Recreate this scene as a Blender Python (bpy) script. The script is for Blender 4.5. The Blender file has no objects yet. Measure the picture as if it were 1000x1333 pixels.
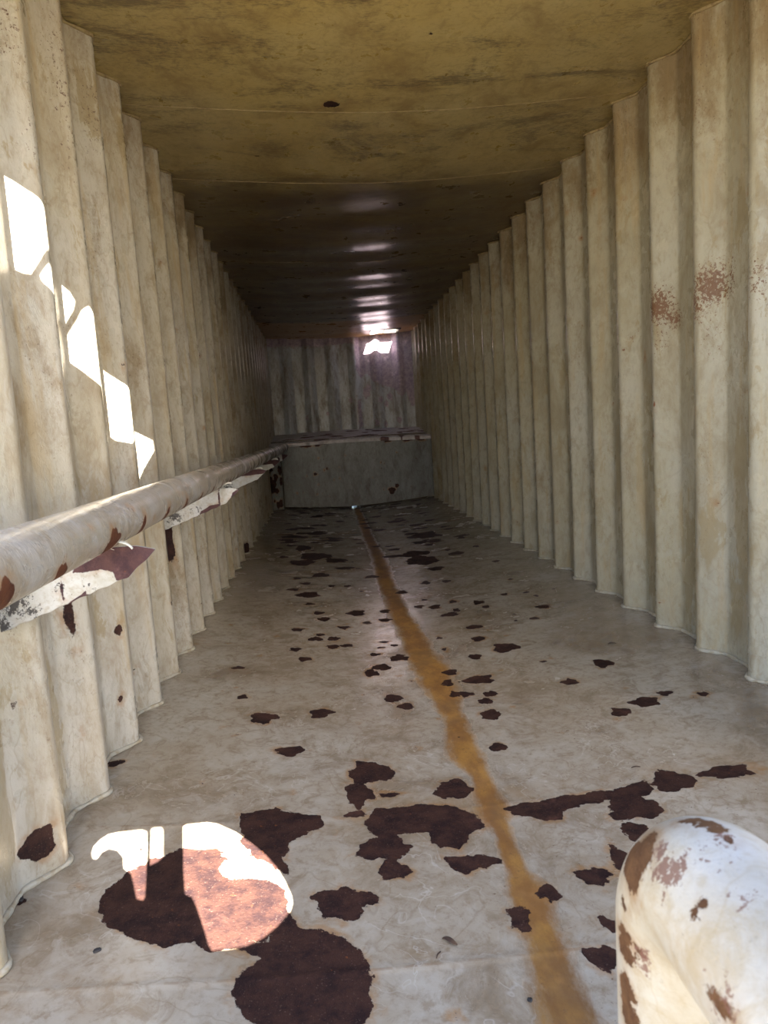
import bpy, bmesh, math, random
import numpy as np
from mathutils import Vector, Matrix

S = bpy.context.scene
COL = S.collection
random.seed(7)
RNG = np.random.default_rng(11)

# ------------------------------------------------------------------ camera
F = 890.0                                   # focal length in pixels of the 1000x1333 frame
def _n(v): return v / np.linalg.norm(v)
_d = _n(np.array([417 - 500.0, 666 - 562.0, -F]))          # the passage runs along +Y
_u = -np.array([967 - 500.0, 666 - 7918.0, -F])
_u = _n(_u - _u.dot(_d) * _d)
M3 = np.array([np.cross(_d, _u), _d, _u])                  # camera axes -> world axes
cam_data = bpy.data.cameras.new('camera')
cam = bpy.data.objects.new('camera', cam_data); COL.objects.link(cam)
cam.matrix_world = Matrix([list(map(float, r)) + [0.0] for r in M3] + [[0, 0, 0, 1]])
cam_data.sensor_fit = 'VERTICAL'; cam_data.sensor_height = 36.0; cam_data.sensor_width = 27.0
cam_data.lens = F / 1333 * 36.0
cam_data.clip_start = 0.02
cam_data.dof.use_dof = True; cam_data.dof.focus_distance = 2.6; cam_data.dof.aperture_fstop = 9.0
S.camera = cam

# ------------------------------------------------------------------ light
SUN = np.array([-0.25, 1.0, -0.65])                        # direction the sunlight travels
SUN_E, SKY_E, EXPO = 56.0, 0.30, 1.24
sun_data = bpy.data.lights.new('sun', 'SUN'); sun_data.energy = SUN_E; sun_data.angle = math.radians(0.06)
sun_data.color = (1.0, 0.95, 0.86)
sun = bpy.data.objects.new('sun', sun_data); COL.objects.link(sun)
sun.location = (1.5, -6, 9)
sun.rotation_euler = Vector(SUN).to_track_quat('-Z', 'Y').to_euler()
world = bpy.data.worlds.new('sky'); S.world = world; world.use_nodes = True
wt = world.node_tree; wt.nodes.clear()
wo = wt.nodes.new('ShaderNodeOutputWorld'); wb = wt.nodes.new('ShaderNodeBackground')
sk = wt.nodes.new('ShaderNodeTexSky'); sk.sky_type = 'NISHITA'; sk.sun_disc = False
sk.sun_elevation = math.atan2(0.65, math.hypot(1, 0.25)); sk.sun_rotation = math.pi - math.atan2(0.25, 1.0)
sk.dust_density = 1.5
wb.inputs['Strength'].default_value = SKY_E
wt.links.new(sk.outputs[0], wb.inputs['Color']); wt.links.new(wb.outputs[0], wo.inputs['Surface'])
S.view_settings.view_transform = 'Standard'; S.view_settings.look = 'None'
S.view_settings.exposure = EXPO; S.view_settings.gamma = 1.0; S.view_settings.use_curve_mapping = False
S.cycles.max_bounces = 6; S.cycles.diffuse_bounces = 2; S.cycles.glossy_bounces = 3
S.cycles.sample_clamp_indirect = 25.0

# ------------------------------------------------------------------ measuring helpers (photo pixel -> place)
def ray(px, py): return M3 @ np.array([(px - 500) / F, -(py - 666) / F, -1.0])
CX = 0.43                                                  # middle of the passage
def floor_z(x):
    t = np.minimum(np.abs(np.asarray(x, float) - CX) / 1.2, 1.0)
    return -1.085 - 0.075 * (1 - t ** 1.6)
def ceil_z(x, y):
    x = np.asarray(x, float); y = np.asarray(y, float)
    t = np.minimum(np.abs(x - CX) / 1.24, 1.0)
    z = 1.585 - 0.055 * (1 - t * t)
    w = np.sin(np.minimum(t, 1) * math.pi * 0.5 + math.pi * 0.5)
    z = z + 0.010 * np.sin(y * 5.1 + 0.8 * np.sin(x * 2)) * w * np.clip((y - 3) / 3, 0, 1)
    z = z + 0.006 * np.sin(y * 11.3 + x * 1.3) * w * np.clip((y - 4) / 3, 0, 1)
    return z
def on_floor(px, py):
    r = ray(px, py); z = -1.12
    for _ in range(12):
        p = r * z / r[2]; z = float(floor_z(p[0]))
    return p
PER_L, PER_R = 0.3600, 0.3790
def profile(ph, per):                                      # 0 on a ridge, 1 in the pan between ridges
    ph = np.mod(ph, per)
    a = np.clip(ph / 0.088, 0, 1); b = np.clip((per - 0.028 - ph) / 0.088, 0, 1)
    return np.minimum(a, b)
def rprofile(ph, per):                                     # the same with rolled bends
    return sum(profile(ph + o, per) for o in (-0.006, -0.0036, -0.0012, 0.0012, 0.0036, 0.006)) / 6
def left_x(y, z):
    t = (z + 1.085) / 2.67
    return -(0.746 + 0.022 * t) - 0.075 * rprofile(y - 1.77 - 0.107 * t, PER_L)
def right_x(y, z=0):
    return 1.625 + 0.080 * rprofile(y - 2.872, PER_R)
END_Y = 11.6
def end_y(x): return END_Y - 0.01 + 0.07 * rprofile(x - 1.03, 0.375)

# ------------------------------------------------------------------ rust outlines as signed distances (metres, + inside)
def ell(X, Y, cx, cy, a, b, ph=0.0, rot=0.0):
    dx, dy = X - cx, Y - cy
    if rot:
        c, s = math.cos(rot), math.sin(rot); dx, dy = c * dx + s * dy, -s * dx + c * dy
    th = np.arctan2(dy / b, dx / a)
    q = np.sqrt((dx / a) ** 2 + (dy / b) ** 2) / (1 + 0.13 * np.sin(3 * th + ph) + 0.08 * np.sin(5 * th + 2.3 * ph) + 0.05 * np.sin(9 * th + ph * 4))
    return (1 - q) * min(a, b)
def poly_sd(X, Y, pts):
    d = np.full(X.shape, 1e9); ins = np.zeros(X.shape, bool); n = len(pts)
    for i in range(n):
        ax, ay = pts[i]; bx, by = pts[(i + 1) % n]
        ex, ey = bx - ax, by - ay
        t = np.clip(((X - ax) * ex + (Y - ay) * ey) / (ex * ex + ey * ey + 1e-12), 0, 1)
        d = np.minimum(d, np.hypot(X - ax - t * ex, Y - ay - t * ey))
        c = (ay > Y) != (by > Y)
        ins ^= c & (X < (bx - ax) * (Y - ay) / (by - ay + 1e-12) + ax)
    return np.where(ins, d, -d)
def stamp(field, X, Y, box, fn):                           # max() a shape into the field, only inside its box
    m = (X > box[0]) & (X < box[1]) & (Y > box[2]) & (Y < box[3])
    if m.any(): field[m] = np.maximum(field[m], fn(X[m], Y[m]))

# ------------------------------------------------------------------ object helpers
def tag(o, label=None, cat=None, group=None, kind=None):
    if label: o['label'] = label
    if cat: o['category'] = cat
    if group: o['group'] = group
    if kind: o['kind'] = kind
    return o
def link(name, me, mat, parent=None, smooth=True):
    o = bpy.data.objects.new(name, me); COL.objects.link(o)
    if mat: me.materials.append(mat)
    if smooth: me.polygons.foreach_set('use_smooth', [True] * len(me.polygons))
    if parent: o.parent = parent
    return o
def attr(me, name, vals):
    a = me.attributes.new(name, 'FLOAT', 'POINT'); a.data.foreach_set('value', np.asarray(vals, np.float32).ravel())
def grid_mesh(name, P, keep=None, flip=False, wrap=False):
    """P: (n, m, 3) points -> one quad sheet; wrap closes it along the second index."""
    n, m, _ = P.shape
    me = bpy.data.meshes.new(name)
    i = np.arange(n - 1)[:, None]; j = np.arange(m if wrap else m - 1)[None, :]; j2 = (j + 1) % m
    q = np.stack([i * m + j, (i + 1) * m + j, (i + 1) * m + j2, i * m + j2], -1).reshape(-1, 4)
    if keep is not None: q = q[np.broadcast_to(keep, (n - 1, j.shape[1])).ravel()]
    if flip: q = q[:, ::-1]
    me.vertices.add(n * m); me.vertices.foreach_set('co', np.ascontiguousarray(P.reshape(-1), np.float32))
    me.loops.add(q.size); me.loops.foreach_set('vertex_index', np.ascontiguousarray(q.ravel(), np.int32))
    me.polygons.add(len(q)); me.polygons.foreach_set('loop_start', np.arange(0, q.size, 4, dtype=np.int32))
    me.update(calc_edges=True); me.validate()
    return me
def tube_points(path, radius, seg=10):
    path = np.asarray(path, float); n = len(path)
    rad = np.broadcast_to(np.asarray(radius, float), (n,))
    T = np.gradient(path, axis=0); T /= np.linalg.norm(T, axis=1)[:, None]
    N = np.zeros_like(T); ref = np.array([0, 0, 1.0]) if abs(T[0][2]) < 0.9 else np.array([1.0, 0, 0])
    v = ref - ref.dot(T[0]) * T[0]; v /= np.linalg.norm(v)
    for k in range(n):
        v = v - v.dot(T[k]) * T[k]; v /= np.linalg.norm(v); N[k] = v
    B = np.cross(T, N)
    a = np.linspace(0, 2 * math.pi, seg, endpoint=False)
    return path[:, None, :] + rad[:, None, None] * (np.cos(a)[None, :, None] * N[:, None, :] + np.sin(a)[None, :, None] * B[:, None, :])
def tube_mesh(name, path, radius, seg=10): return grid_mesh(name, tube_points(path, radius, seg), wrap=True)
def box_bm(bm, x0, x1, y0, y1, z0, z1, bev=0.0):
    r = bmesh.ops.create_cube(bm, size=1.0)
    for v in r['verts']:
        v.co = Vector(((x0 + x1) / 2 + v.co.x * (x1 - x0), (y0 + y1) / 2 + v.co.y * (y1 - y0), (z0 + z1) / 2 + v.co.z * (z1 - z0)))
    if bev:
        es = list({e for v in r['verts'] for e in v.link_edges})
        bmesh.ops.bevel(bm, geom=es, offset=bev, segments=2, affect='EDGES')
def bm_obj(name, bm, mat, parent=None, smooth=False):
    me = bpy.data.meshes.new(name); bm.to_mesh(me); bm.free()
    return link(name, me, mat, parent, smooth)
def empty(name, loc=(0, 0, 0)):
    o = bpy.data.objects.new(name, None); COL.objects.link(o); o.location = loc; o.empty_display_size = 0.1
    return o

# ------------------------------------------------------------------ material nodes
class NT:
    def __init__(s, name):
        s.mat = bpy.data.materials.new(name); s.mat.use_nodes = True
        s.t = s.mat.node_tree; s.t.nodes.clear()
        s.out = s.t.nodes.new('ShaderNodeOutputMaterial'); s.b = s.t.nodes.new('ShaderNodeBsdfPrincipled')
        s.t.links.new(s.b.outputs[0], s.out.inputs[0])
        s.co = s.t.nodes.new('ShaderNodeTexCoord').outputs['Object']
        s.sep = None
    def set(s, sock, v):
        if isinstance(v, bpy.types.NodeSocket): s.t.links.new(v, sock)
        elif v is not None:
            if isinstance(v, (tuple, list)) and len(v) == 3 and sock.type == 'RGBA': v = (*v, 1)
            sock.default_value = v
    def xyz(s, k):
        if s.sep is None:
            n = s.t.nodes.new('ShaderNodeSeparateXYZ'); s.t.links.new(s.co, n.inputs[0]); s.sep = n.outputs
        return s.sep[k]
    def math(s, op, a, b=None, c=None, clamp=False):
        n = s.t.nodes.new('ShaderNodeMath'); n.operation = op; n.use_clamp = clamp
        for i, v in enumerate((a, b, c)): s.set(n.inputs[i], v)
        return n.outputs[0]
    def scaled(s, sc, off=(0, 0, 0)):
        n = s.t.nodes.new('ShaderNodeMapping'); s.t.links.new(s.co, n.inputs[0])
        n.inputs['Scale'].default_value = sc; n.inputs['Location'].default_value = off
        return n.outputs[0]
    def noise(s, scale, detail=4, rough=0.55, sc=None, off=(0, 0, 0), dist=0.0):
        n = s.t.nodes.new('ShaderNodeTexNoise'); n.inputs['Scale'].default_value = scale
        n.inputs['Detail'].default_value = detail; n.inputs['Roughness'].default_value = rough
        n.inputs['Distortion'].default_value = dist
        s.t.links.new(s.scaled(sc or (1, 1, 1), off), n.inputs['Vector'])
        return n.outputs['Fac']
    def ss(s, v, a, b, lo=0.0, hi=1.0):
        n = s.t.nodes.new('ShaderNodeMapRange'); n.interpolation_type = 'SMOOTHSTEP'
        s.set(n.inputs['Value'], v)
        for k, x in zip(('From Min', 'From Max', 'To Min', 'To Max'), (a, b, lo, hi)): s.set(n.inputs[k], x)
        return n.outputs[0]
    def mix(s, f, a, b, mode='MIX'):
        n = s.t.nodes.new('ShaderNodeMix'); n.data_type = 'RGBA'; n.blend_type = mode
        s.set(n.inputs[0], f); s.set(n.inputs[6], a); s.set(n.inputs[7], b)
        return n.outputs[2]
    def attr(s, name):
        n = s.t.nodes.new('ShaderNodeAttribute'); n.attribute_name = name; return n.outputs['Fac']
    def bump(s, h, strength, dist, prev=None):
        n = s.t.nodes.new('ShaderNodeBump'); n.inputs['Strength'].default_value = strength; n.inputs['Distance'].default_value = dist
        s.set(n.inputs['Height'], h)
        if prev is not None: s.t.links.new(prev, n.inputs['Normal'])
        return n.outputs[0]
    def mul(s, *v):
        r = v[0]
        for x in v[1:]: r = s.math('MULTIPLY', r, x)
        return r
    def add(s, a, b): return s.math('ADD', a, b)
    def max(s, a, b): return s.math('MAXIMUM', a, b)

RUST_DARK, RUST_MID, RUST_HOT = (0.024, 0.0108, 0.0115), (0.062, 0.027, 0.020), (0.24, 0.080, 0.020)
def rusty_paint(name, clean, pale, dirt, stretch=(1, 1, 1), dirt_lo=0.48, dirt_hi=0.72, dirt_amt=0.8, speck=0.5, rough=0.38,
                brush=0.25, brush_sc=(1, 1, 1), rust_attr=True, extra=None, edge=0.010, soot_or_glow=None, rust_lift=0.0, deep=RUST_DARK, rmid=RUST_MID, speck_col=(0.10, 0.045, 0.035)):
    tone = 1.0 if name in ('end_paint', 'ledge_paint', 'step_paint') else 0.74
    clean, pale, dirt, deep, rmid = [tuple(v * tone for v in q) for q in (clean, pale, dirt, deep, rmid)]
    k = NT(name)
    c = k.mix(k.ss(k.noise(2.1, 5, 0.6, stretch), 0.35, 0.68), clean, pale)
    d1 = k.ss(k.noise(3.3, 8, 0.66, stretch, (3, 1, 7), 0.6), dirt_lo, dirt_hi)
    c = k.mix(k.mul(d1, dirt_amt), c, dirt)
    fine = k.noise(38, 4, 0.7, stretch, (9, 2, 1))
    c = k.mix(k.ss(fine, 0.46, 0.72, 0, 0.42), c, dirt)                                  # fine mottling
    mid = k.noise(11, 7, 0.74, stretch, (2, 7, 5), 0.8)
    c = k.mix(k.ss(mid, 0.50, 0.66, 0, 0.50), c, dirt)
    c = k.mix(k.ss(mid, 0.36, 0.48, 0.45, 0), c, pale)
    tide = k.ss(k.math('ABSOLUTE', k.math('SUBTRACT', k.noise(2.7, 4, 0.6, stretch, (1, 3, 8), 0.4), 0.52)), 0.0, 0.012, 1, 0)
    c = k.mix(k.mul(tide, 0.30), c, dirt)                                               # dried water marks
    cloud = k.ss(k.noise(1.7, 3, 0.6, (1, 1, 1), (4, 4, 2)), 0.45, 0.7)
    spk = k.mul(k.ss(k.noise(85, 3, 0.6), 0.66, 0.72), cloud, speck)
    c = k.mix(spk, c, (0.10, 0.055, 0.035))
    if soot_or_glow: c = soot_or_glow(k, c)
    mask = None
    if extra: c, mask = extra(k, c)
    rmask = 0.0
    if rust_attr:
        a = k.attr('rust')
        w = k.add(k.math('MULTIPLY_ADD', k.noise(34, 6, 0.75), edge * 1.8, -edge * 0.8), k.math('MULTIPLY_ADD', k.noise(150, 4, 0.75), edge * 1.3, -edge * 0.6))
        a2 = k.add(k.add(a, w), rust_lift)
        halo = k.mul(k.ss(a2, -0.022, 0.0), k.ss(k.noise(11, 4, 0.6, off=(1, 5, 2)), 0.45, 0.65), 0.65)
        c = k.mix(halo, c, (0.30, 0.15, 0.05))
        rmask = k.ss(a2, -0.0008, 0.0016)
        rn = k.noise(18, 8, 0.72, off=(2, 8, 3))
        rc = k.mix(k.ss(rn, 0.36, 0.62), deep, rmid)
        rc = k.mix(k.ss(k.noise(6.5, 5, 0.7, off=(9, 9, 1)), 0.56, 0.72, 0, 0.6), rc, tuple(v * 2.0 for v in rmid))
        rc = k.mix(k.mul(k.ss(k.noise(44, 6, 0.75, off=(7, 1, 1)), 0.62, 0.74), 0.75), rc, RUST_HOT)
        rc = k.mix(k.ss(k.noise(210, 2, 0.6, off=(7, 1, 1)), 0.64, 0.74, 0, 0.25), rc, (0.34, 0.24, 0.18))
        c = k.mix(rmask, c, rc)
        sk_ = k.attr('speckle')
        sm = k.mul(k.ss(k.add(k.noise(75, 5, 0.78, off=(3, 6, 1)), k.mul(sk_, 0.22)), 0.655, 0.70), k.ss(sk_, 0.02, 0.2))
        c = k.mix(k.mul(sm, 0.9), c, speck_col)
    k.set(k.b.inputs['Base Color'], c)
    rr = k.math('MULTIPLY_ADD', k.noise(7, 4, 0.6, off=(5, 5, 5)), 0.16, rough - 0.08)
    rr = k.add(rr, k.mul(d1, 0.10))
    if rust_attr:
        rr = k.add(k.mul(rr, k.math('SUBTRACT', 1.0, rmask)), k.mul(rmask, 0.74))
        k.set(k.b.inputs['Specular IOR Level'], k.math('MULTIPLY_ADD', rmask, -0.32, 0.5))
    if mask is not None:
        rr = k.add(rr, k.mul(mask, k.math('SUBTRACT', 0.62, rr)))
    k.set(k.b.inputs['Roughness'], rr)
    b = k.bump(k.noise(95, 3, 0.6, brush_sc, dist=1.2), brush, 0.0022)
    b = k.bump(k.noise(9, 3, 0.5), 0.35, 0.006, b)
    if rust_attr: b = k.bump(k.add(k.mul(rmask, -0.6), k.mul(rmask, k.noise(120, 4, 0.7))), 0.6, 0.004, b)
    k.set(k.b.inputs['Normal'], b)
    return k.mat

# floor: rust stream and weld seams
SEAMS = (1.335, 1.925, 3.66, 5.6, 7.7)
def floor_extra(k, c):
    y = k.xyz(1)
    seam = None
    for s_ in SEAMS:
        d = k.math('ABSOLUTE', k.math('SUBTRACT', k.add(y, k.math('MULTIPLY_ADD', k.noise(3, 2), 0.03, -0.015)), s_))
        seam = d if seam is None else k.math('MINIMUM', seam, d)
    line = k.ss(seam, 0.002, 0.006, 1, 0)
    wash = k.mul(k.ss(seam, 0.0, 0.13, 1, 0), k.ss(k.noise(2.6, 5, 0.65, off=(8, 0, 0)), 0.44, 0.66), 0.75)
    c = k.mix(wash, c, (0.25, 0.15, 0.065))
    c = k.mix(k.mul(line, k.ss(k.noise(30, 3), 0.40, 0.62), 0.5), c, (0.24, 0.16, 0.10))
    # pale scuffs
    sc = k.ss(k.math('ABSOLUTE', k.math('SUBTRACT', k.noise(6, 3, 0.5, dist=1.5), 0.5)), 0.0, 0.014, 1, 0)
    c = k.mix(k.mul(sc, k.ss(k.noise(3, 2, off=(3, 3, 3)), 0.5, 0.65), 0.28), c, (0.60, 0.57, 0.53))
    st = k.attr('stain')
    st2 = k.add(st, k.math('MULTIPLY_ADD', k.noise(17, 8, 0.78, (1, 0.45, 1)), 1.9, -0.95))
    m1 = k.ss(st2, -0.20, 0.60)
    col = k.mix(k.ss(k.noise(9, 6, 0.7, (1, 0.5, 1), (2, 2, 2)), 0.38, 0.62), (0.36, 0.18, 0.034), (0.21, 0.09, 0.018))
    col = k.mix(k.ss(k.noise(60, 4, 0.7, off=(5, 2, 2)), 0.58, 0.70, 0, 0.7), col, (0.13, 0.055, 0.018))
    col = k.mix(k.ss(k.noise(2.3, 4, 0.7, off=(1, 2, 9)), 0.48, 0.66, 0, 0.65), col, (0.135, 0.065, 0.022))
    c = k.mix(k.mul(m1, 0.93), c, col)
    return c, m1
def wall_soot(k, c):                                     # brown run marks, heavier under the roof seam
    z = k.xyz(2)
    n = k.noise(2.2, 7, 0.7, (1, 1.6, 0.55), (6, 2, 4), 0.5)
    top = k.add(k.add(n, k.math('MULTIPLY_ADD', k.noise(30, 5, 0.75), 0.24, -0.12)), k.ss(z, 0.9, 1.6, 0, 0.16))
    c = k.mix(k.ss(top, 0.55, 0.74, 0, 0.75), c, (0.20, 0.135, 0.065))
    drip = k.noise(4.0, 5, 0.6, (1, 5.0, 0.35), (1, 9, 4))
    c = k.mix(k.ss(drip, 0.52, 0.70, 0, 0.55), c, (0.40, 0.30, 0.165))
    dm = k.noise(5.0, 7, 0.72, (1, 2.2, 0.6), (4, 4, 4), 0.4)
    c = k.mix(k.ss(k.add(dm, k.mul(k.attr('damp'), 0.30)), 0.60, 0.645, 0, 0.62), c, (0.30, 0.235, 0.13))
    blotch = k.ss(k.noise(130, 3, 0.7, (1, 1, 0.7)), 0.60, 0.68)
    c = k.mix(k.mul(blotch, k.ss(top, 0.48, 0.64), 0.7), c, (0.13, 0.075, 0.045))
    return c
def roof_soot_glow(k, c):
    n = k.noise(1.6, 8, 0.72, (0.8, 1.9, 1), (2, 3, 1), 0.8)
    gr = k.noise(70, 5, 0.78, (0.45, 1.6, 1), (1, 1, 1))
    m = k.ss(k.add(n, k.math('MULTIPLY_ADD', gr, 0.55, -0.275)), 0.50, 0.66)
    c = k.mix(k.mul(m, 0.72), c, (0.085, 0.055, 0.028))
    # the roof sheets beyond the second seam are a darker brown
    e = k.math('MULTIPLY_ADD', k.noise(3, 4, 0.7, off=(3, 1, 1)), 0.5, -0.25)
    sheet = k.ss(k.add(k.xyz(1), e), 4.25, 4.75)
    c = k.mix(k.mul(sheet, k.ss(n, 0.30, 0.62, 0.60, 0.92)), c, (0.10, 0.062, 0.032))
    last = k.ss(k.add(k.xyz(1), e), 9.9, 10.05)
    c = k.mix(k.mul(last, 0.75), c, (0.46, 0.25, 0.08))  # warm glow around the hatch, painted into the last sheet's colour
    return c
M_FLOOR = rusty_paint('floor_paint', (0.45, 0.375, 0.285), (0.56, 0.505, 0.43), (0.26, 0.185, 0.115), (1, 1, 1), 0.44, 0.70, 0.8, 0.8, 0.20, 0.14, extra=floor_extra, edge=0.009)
M_LEFT = rusty_paint('left_wall_paint', (0.59, 0.53, 0.41), (0.66, 0.63, 0.565), (0.37, 0.285, 0.18), (1, 1.4, 0.6), 0.46, 0.72, 0.7, 0.6, 0.28, 0.40, (1, 1, 0.5), soot_or_glow=wall_soot, edge=0.007)
M_RIGHT = rusty_paint('right_wall_paint', (0.545, 0.49, 0.35), (0.60, 0.565, 0.465), (0.35, 0.285, 0.18), (1, 1.4, 0.6), 0.46, 0.72, 0.7, 0.5, 0.27, 0.30, (1, 1, 0.5), soot_or_glow=wall_soot, edge=0.007, deep=(0.16, 0.065, 0.028), rmid=(0.28, 0.12, 0.055), speck_col=(0.15, 0.062, 0.026))
M_ROOF = rusty_paint('roof_paint', (0.66, 0.50, 0.19), (0.70, 0.56, 0.25), (0.36, 0.24, 0.09), (1, 1, 1), 0.45, 0.72, 0.8, 0.8, 0.29, 0.15, soot_or_glow=roof_soot_glow, edge=0.009)
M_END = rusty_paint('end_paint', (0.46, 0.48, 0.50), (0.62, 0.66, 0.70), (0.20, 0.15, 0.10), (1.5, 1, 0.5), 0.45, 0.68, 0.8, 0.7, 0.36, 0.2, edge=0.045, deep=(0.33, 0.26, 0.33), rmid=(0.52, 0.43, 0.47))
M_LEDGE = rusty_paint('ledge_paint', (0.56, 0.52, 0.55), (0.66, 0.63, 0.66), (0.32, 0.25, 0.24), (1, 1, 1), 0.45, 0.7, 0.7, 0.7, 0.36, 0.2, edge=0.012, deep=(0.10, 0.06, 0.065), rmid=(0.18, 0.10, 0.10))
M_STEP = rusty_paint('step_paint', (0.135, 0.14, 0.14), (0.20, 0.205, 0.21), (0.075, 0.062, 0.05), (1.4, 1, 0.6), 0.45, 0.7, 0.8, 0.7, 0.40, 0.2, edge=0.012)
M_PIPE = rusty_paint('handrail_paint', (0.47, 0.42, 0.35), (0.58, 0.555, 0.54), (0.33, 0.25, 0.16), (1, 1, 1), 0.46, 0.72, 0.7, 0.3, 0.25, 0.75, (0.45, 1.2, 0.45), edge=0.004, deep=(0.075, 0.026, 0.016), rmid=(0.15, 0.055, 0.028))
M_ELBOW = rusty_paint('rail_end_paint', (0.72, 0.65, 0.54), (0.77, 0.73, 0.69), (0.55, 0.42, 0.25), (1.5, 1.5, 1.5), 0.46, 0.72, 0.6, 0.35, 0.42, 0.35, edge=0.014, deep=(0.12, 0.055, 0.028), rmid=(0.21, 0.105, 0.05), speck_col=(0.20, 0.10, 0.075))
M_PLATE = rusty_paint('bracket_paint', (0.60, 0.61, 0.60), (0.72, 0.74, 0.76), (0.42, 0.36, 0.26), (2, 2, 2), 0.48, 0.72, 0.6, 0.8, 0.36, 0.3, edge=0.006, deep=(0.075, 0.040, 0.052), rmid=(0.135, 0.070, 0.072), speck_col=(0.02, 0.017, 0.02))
def flat_mat(name, c, rough=0.6, c2=None, sc=40):
    k = NT(name)
    if c2: c = k.mix(k.ss(k.noise(sc, 4, 0.6), 0.4, 0.65), c, c2)
    k.set(k.b.inputs['Base Color'], c); k.b.inputs['Roughness'].default_value = rough
    return k.mat
M_BEAD = flat_mat('weld_paint', (0.46, 0.43, 0.36), 0.4, (0.36, 0.30, 0.21))
M_BEAD_ROOF = flat_mat('roof_weld_paint', (0.34, 0.26, 0.13), 0.45, (0.20, 0.14, 0.07))
M_FLAKE = flat_mat('paint_flake', (0.72, 0.72, 0.68), 0.5, (0.60, 0.58, 0.52))
M_CHIP = flat_mat('black_chip', (0.018, 0.018, 0.022), 0.5, (0.04, 0.035, 0.035))
M_LEAF = flat_mat('dry_leaf', (0.060, 0.035, 0.028), 0.6, (0.10, 0.06, 0.04))
M_STEEL = flat_mat('dark_steel', (0.11, 0.09, 0.075), 0.5, (0.16, 0.13, 0.10), 12)
M_GROUND = flat_mat('sandy_ground', (0.14, 0.110, 0.062), 0.9, (0.11, 0.086, 0.048), 3)
M_GOBO = flat_mat('gobo_steel', (0.20, 0.17, 0.13), 0.6, (0.26, 0.21, 0.15), 3)

# ------------------------------------------------------------------ setting: ground outside, floor
MOUTH = 1.20
bm = bmesh.new()
bmesh.ops.create_grid(bm, x_segments=8, y_segments=8, size=60)
for v in bm.verts: v.co.z = -1.32
tag(bm_obj('ground', bm, M_GROUND), kind='structure')

def ygrid(y0, y1, near, far, y_far=6.0):
    ys = [y0]
    while ys[-1] < y1:
        t = min(max((ys[-1] - 1.0) / (y_far - 1.0), 0), 1); ys.append(ys[-1] + near + (far - near) * t)
    ys[-1] = y1
    return np.array(ys)

fy = np.concatenate([np.linspace(0.12, 1.0, 12)[:-1], ygrid(1.0, 10.47, 0.0055, 0.022)])
fx = np.linspace(-0.835, 1.715, 400)
FX, FY = np.meshgrid(fx, fy)
FZ = floor_z(FX)
for s_ in SEAMS: FZ = FZ + 0.0016 * np.exp(-((FY - s_) / 0.008) ** 2)
rust = np.full(FX.shape, -0.06)
def warp(X, Y, s):                                        # ragged outlines
    dx = sum(a * np.sin(X * f * 1.1 + Y * f * g + p) for a, f, g, p in ((.006, 70, .7, 0), (.004, 150, -.8, 1), (.0022, 330, .4, 2), (.0015, 610, -.6, 5)))
    dy = sum(a * np.sin(Y * f * 1.1 - X * f * g + p) for a, f, g, p in ((.006, 64, .8, 3), (.004, 140, -.6, 4), (.0022, 310, .7, 1), (.0015, 590, .5, 2)))
    return X + s * dx, Y + s * dy
GX, GY = FX, FY
FX, FY = warp(GX, GY, 0.7)
# large outlines, traced
POLYS = [
 [(126,1186),(130,1170),(147,1150),(170,1133),(196,1120),(228,1108),(240,1104),(262,1105),(288,1108),(294,1120),(284,1133),(300,1146),(332,1142),(366,1150),(376,1172),(372,1192),(360,1212),(335,1226),(318,1236),(272,1238),(250,1226),(218,1231),(186,1226),(157,1212),(140,1208)],
 [(300,1292),(318,1262),(345,1248),(320,1238),(318,1232),(350,1222),(368,1200),(378,1190),(388,1207),(430,1212),(465,1235),(484,1270),(482,1312),(474,1340),(350,1345),(318,1325),(304,1306)],
 [(315,1058),(340,1055),(360,1052),(390,1060),(418,1060),(420,1075),(395,1085),(375,1098),(370,1115),(350,1120),(320,1098),(312,1080)],
 [(476,1068),(490,1052),(530,1049),(565,1046),(600,1051),(625,1064),(633,1075),(612,1086),(600,1105),(575,1104),(558,1093),(560,1081),(520,1086),(500,1089),(482,1083)],
 [(655,1052),(690,1044),(745,1035),(800,1027),(840,1016),(852,1024),(845,1034),(790,1040),(760,1048),(735,1055),(728,1068),(700,1066),(668,1060)],
 [(312,1092),(330,1086),(350,1100),(380,1128),(375,1140),(350,1125),(325,1110)],
 [(775,1194),(786,1192),(800,1200),(808,1188),(808,1213),(796,1214),(786,1207)],
]
for pl in POLYS:
    W = [tuple(on_floor(*p)[:2]) for p in pl]
    xs, ys = [w[0] for w in W], [w[1] for w in W]
    stamp(rust, FX, FY, (min(xs) - .06, max(xs) + .06, min(ys) - .06, max(ys) + .06), lambda X, Y, W=W: poly_sd(X, Y, W))
B = [(482,1005,29,14),(467,1034,18,15),(461,1060,14,5),(507,1034,11,3),(500,1103,34,16),(512,1133,21,12),(446,1175,39,20),(825,1050,36,18),
 (828,1082,18,14),(808,1117,15,16),(773,1140,22,13),(784,1245,21,17),(876,1016,30,14),(947,1004,38,9),(605,1123,22,11),(635,1121,15,8),(713,1161,14,11),
 (676,1194,15,16),(590,1027,24,13),(648,972,11,5),(377,977,19,6),(150,993,9,4),(840,913,22,7),(808,926,15,6),(866,902,11,4),(916,903,8,3),(785,863,14,6),(743,887,11,4),
 (28,1172,6,4),(590,1062,30,8),(22,1170,4,3),(592,903,8,4),(640,930,12,6)]
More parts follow.
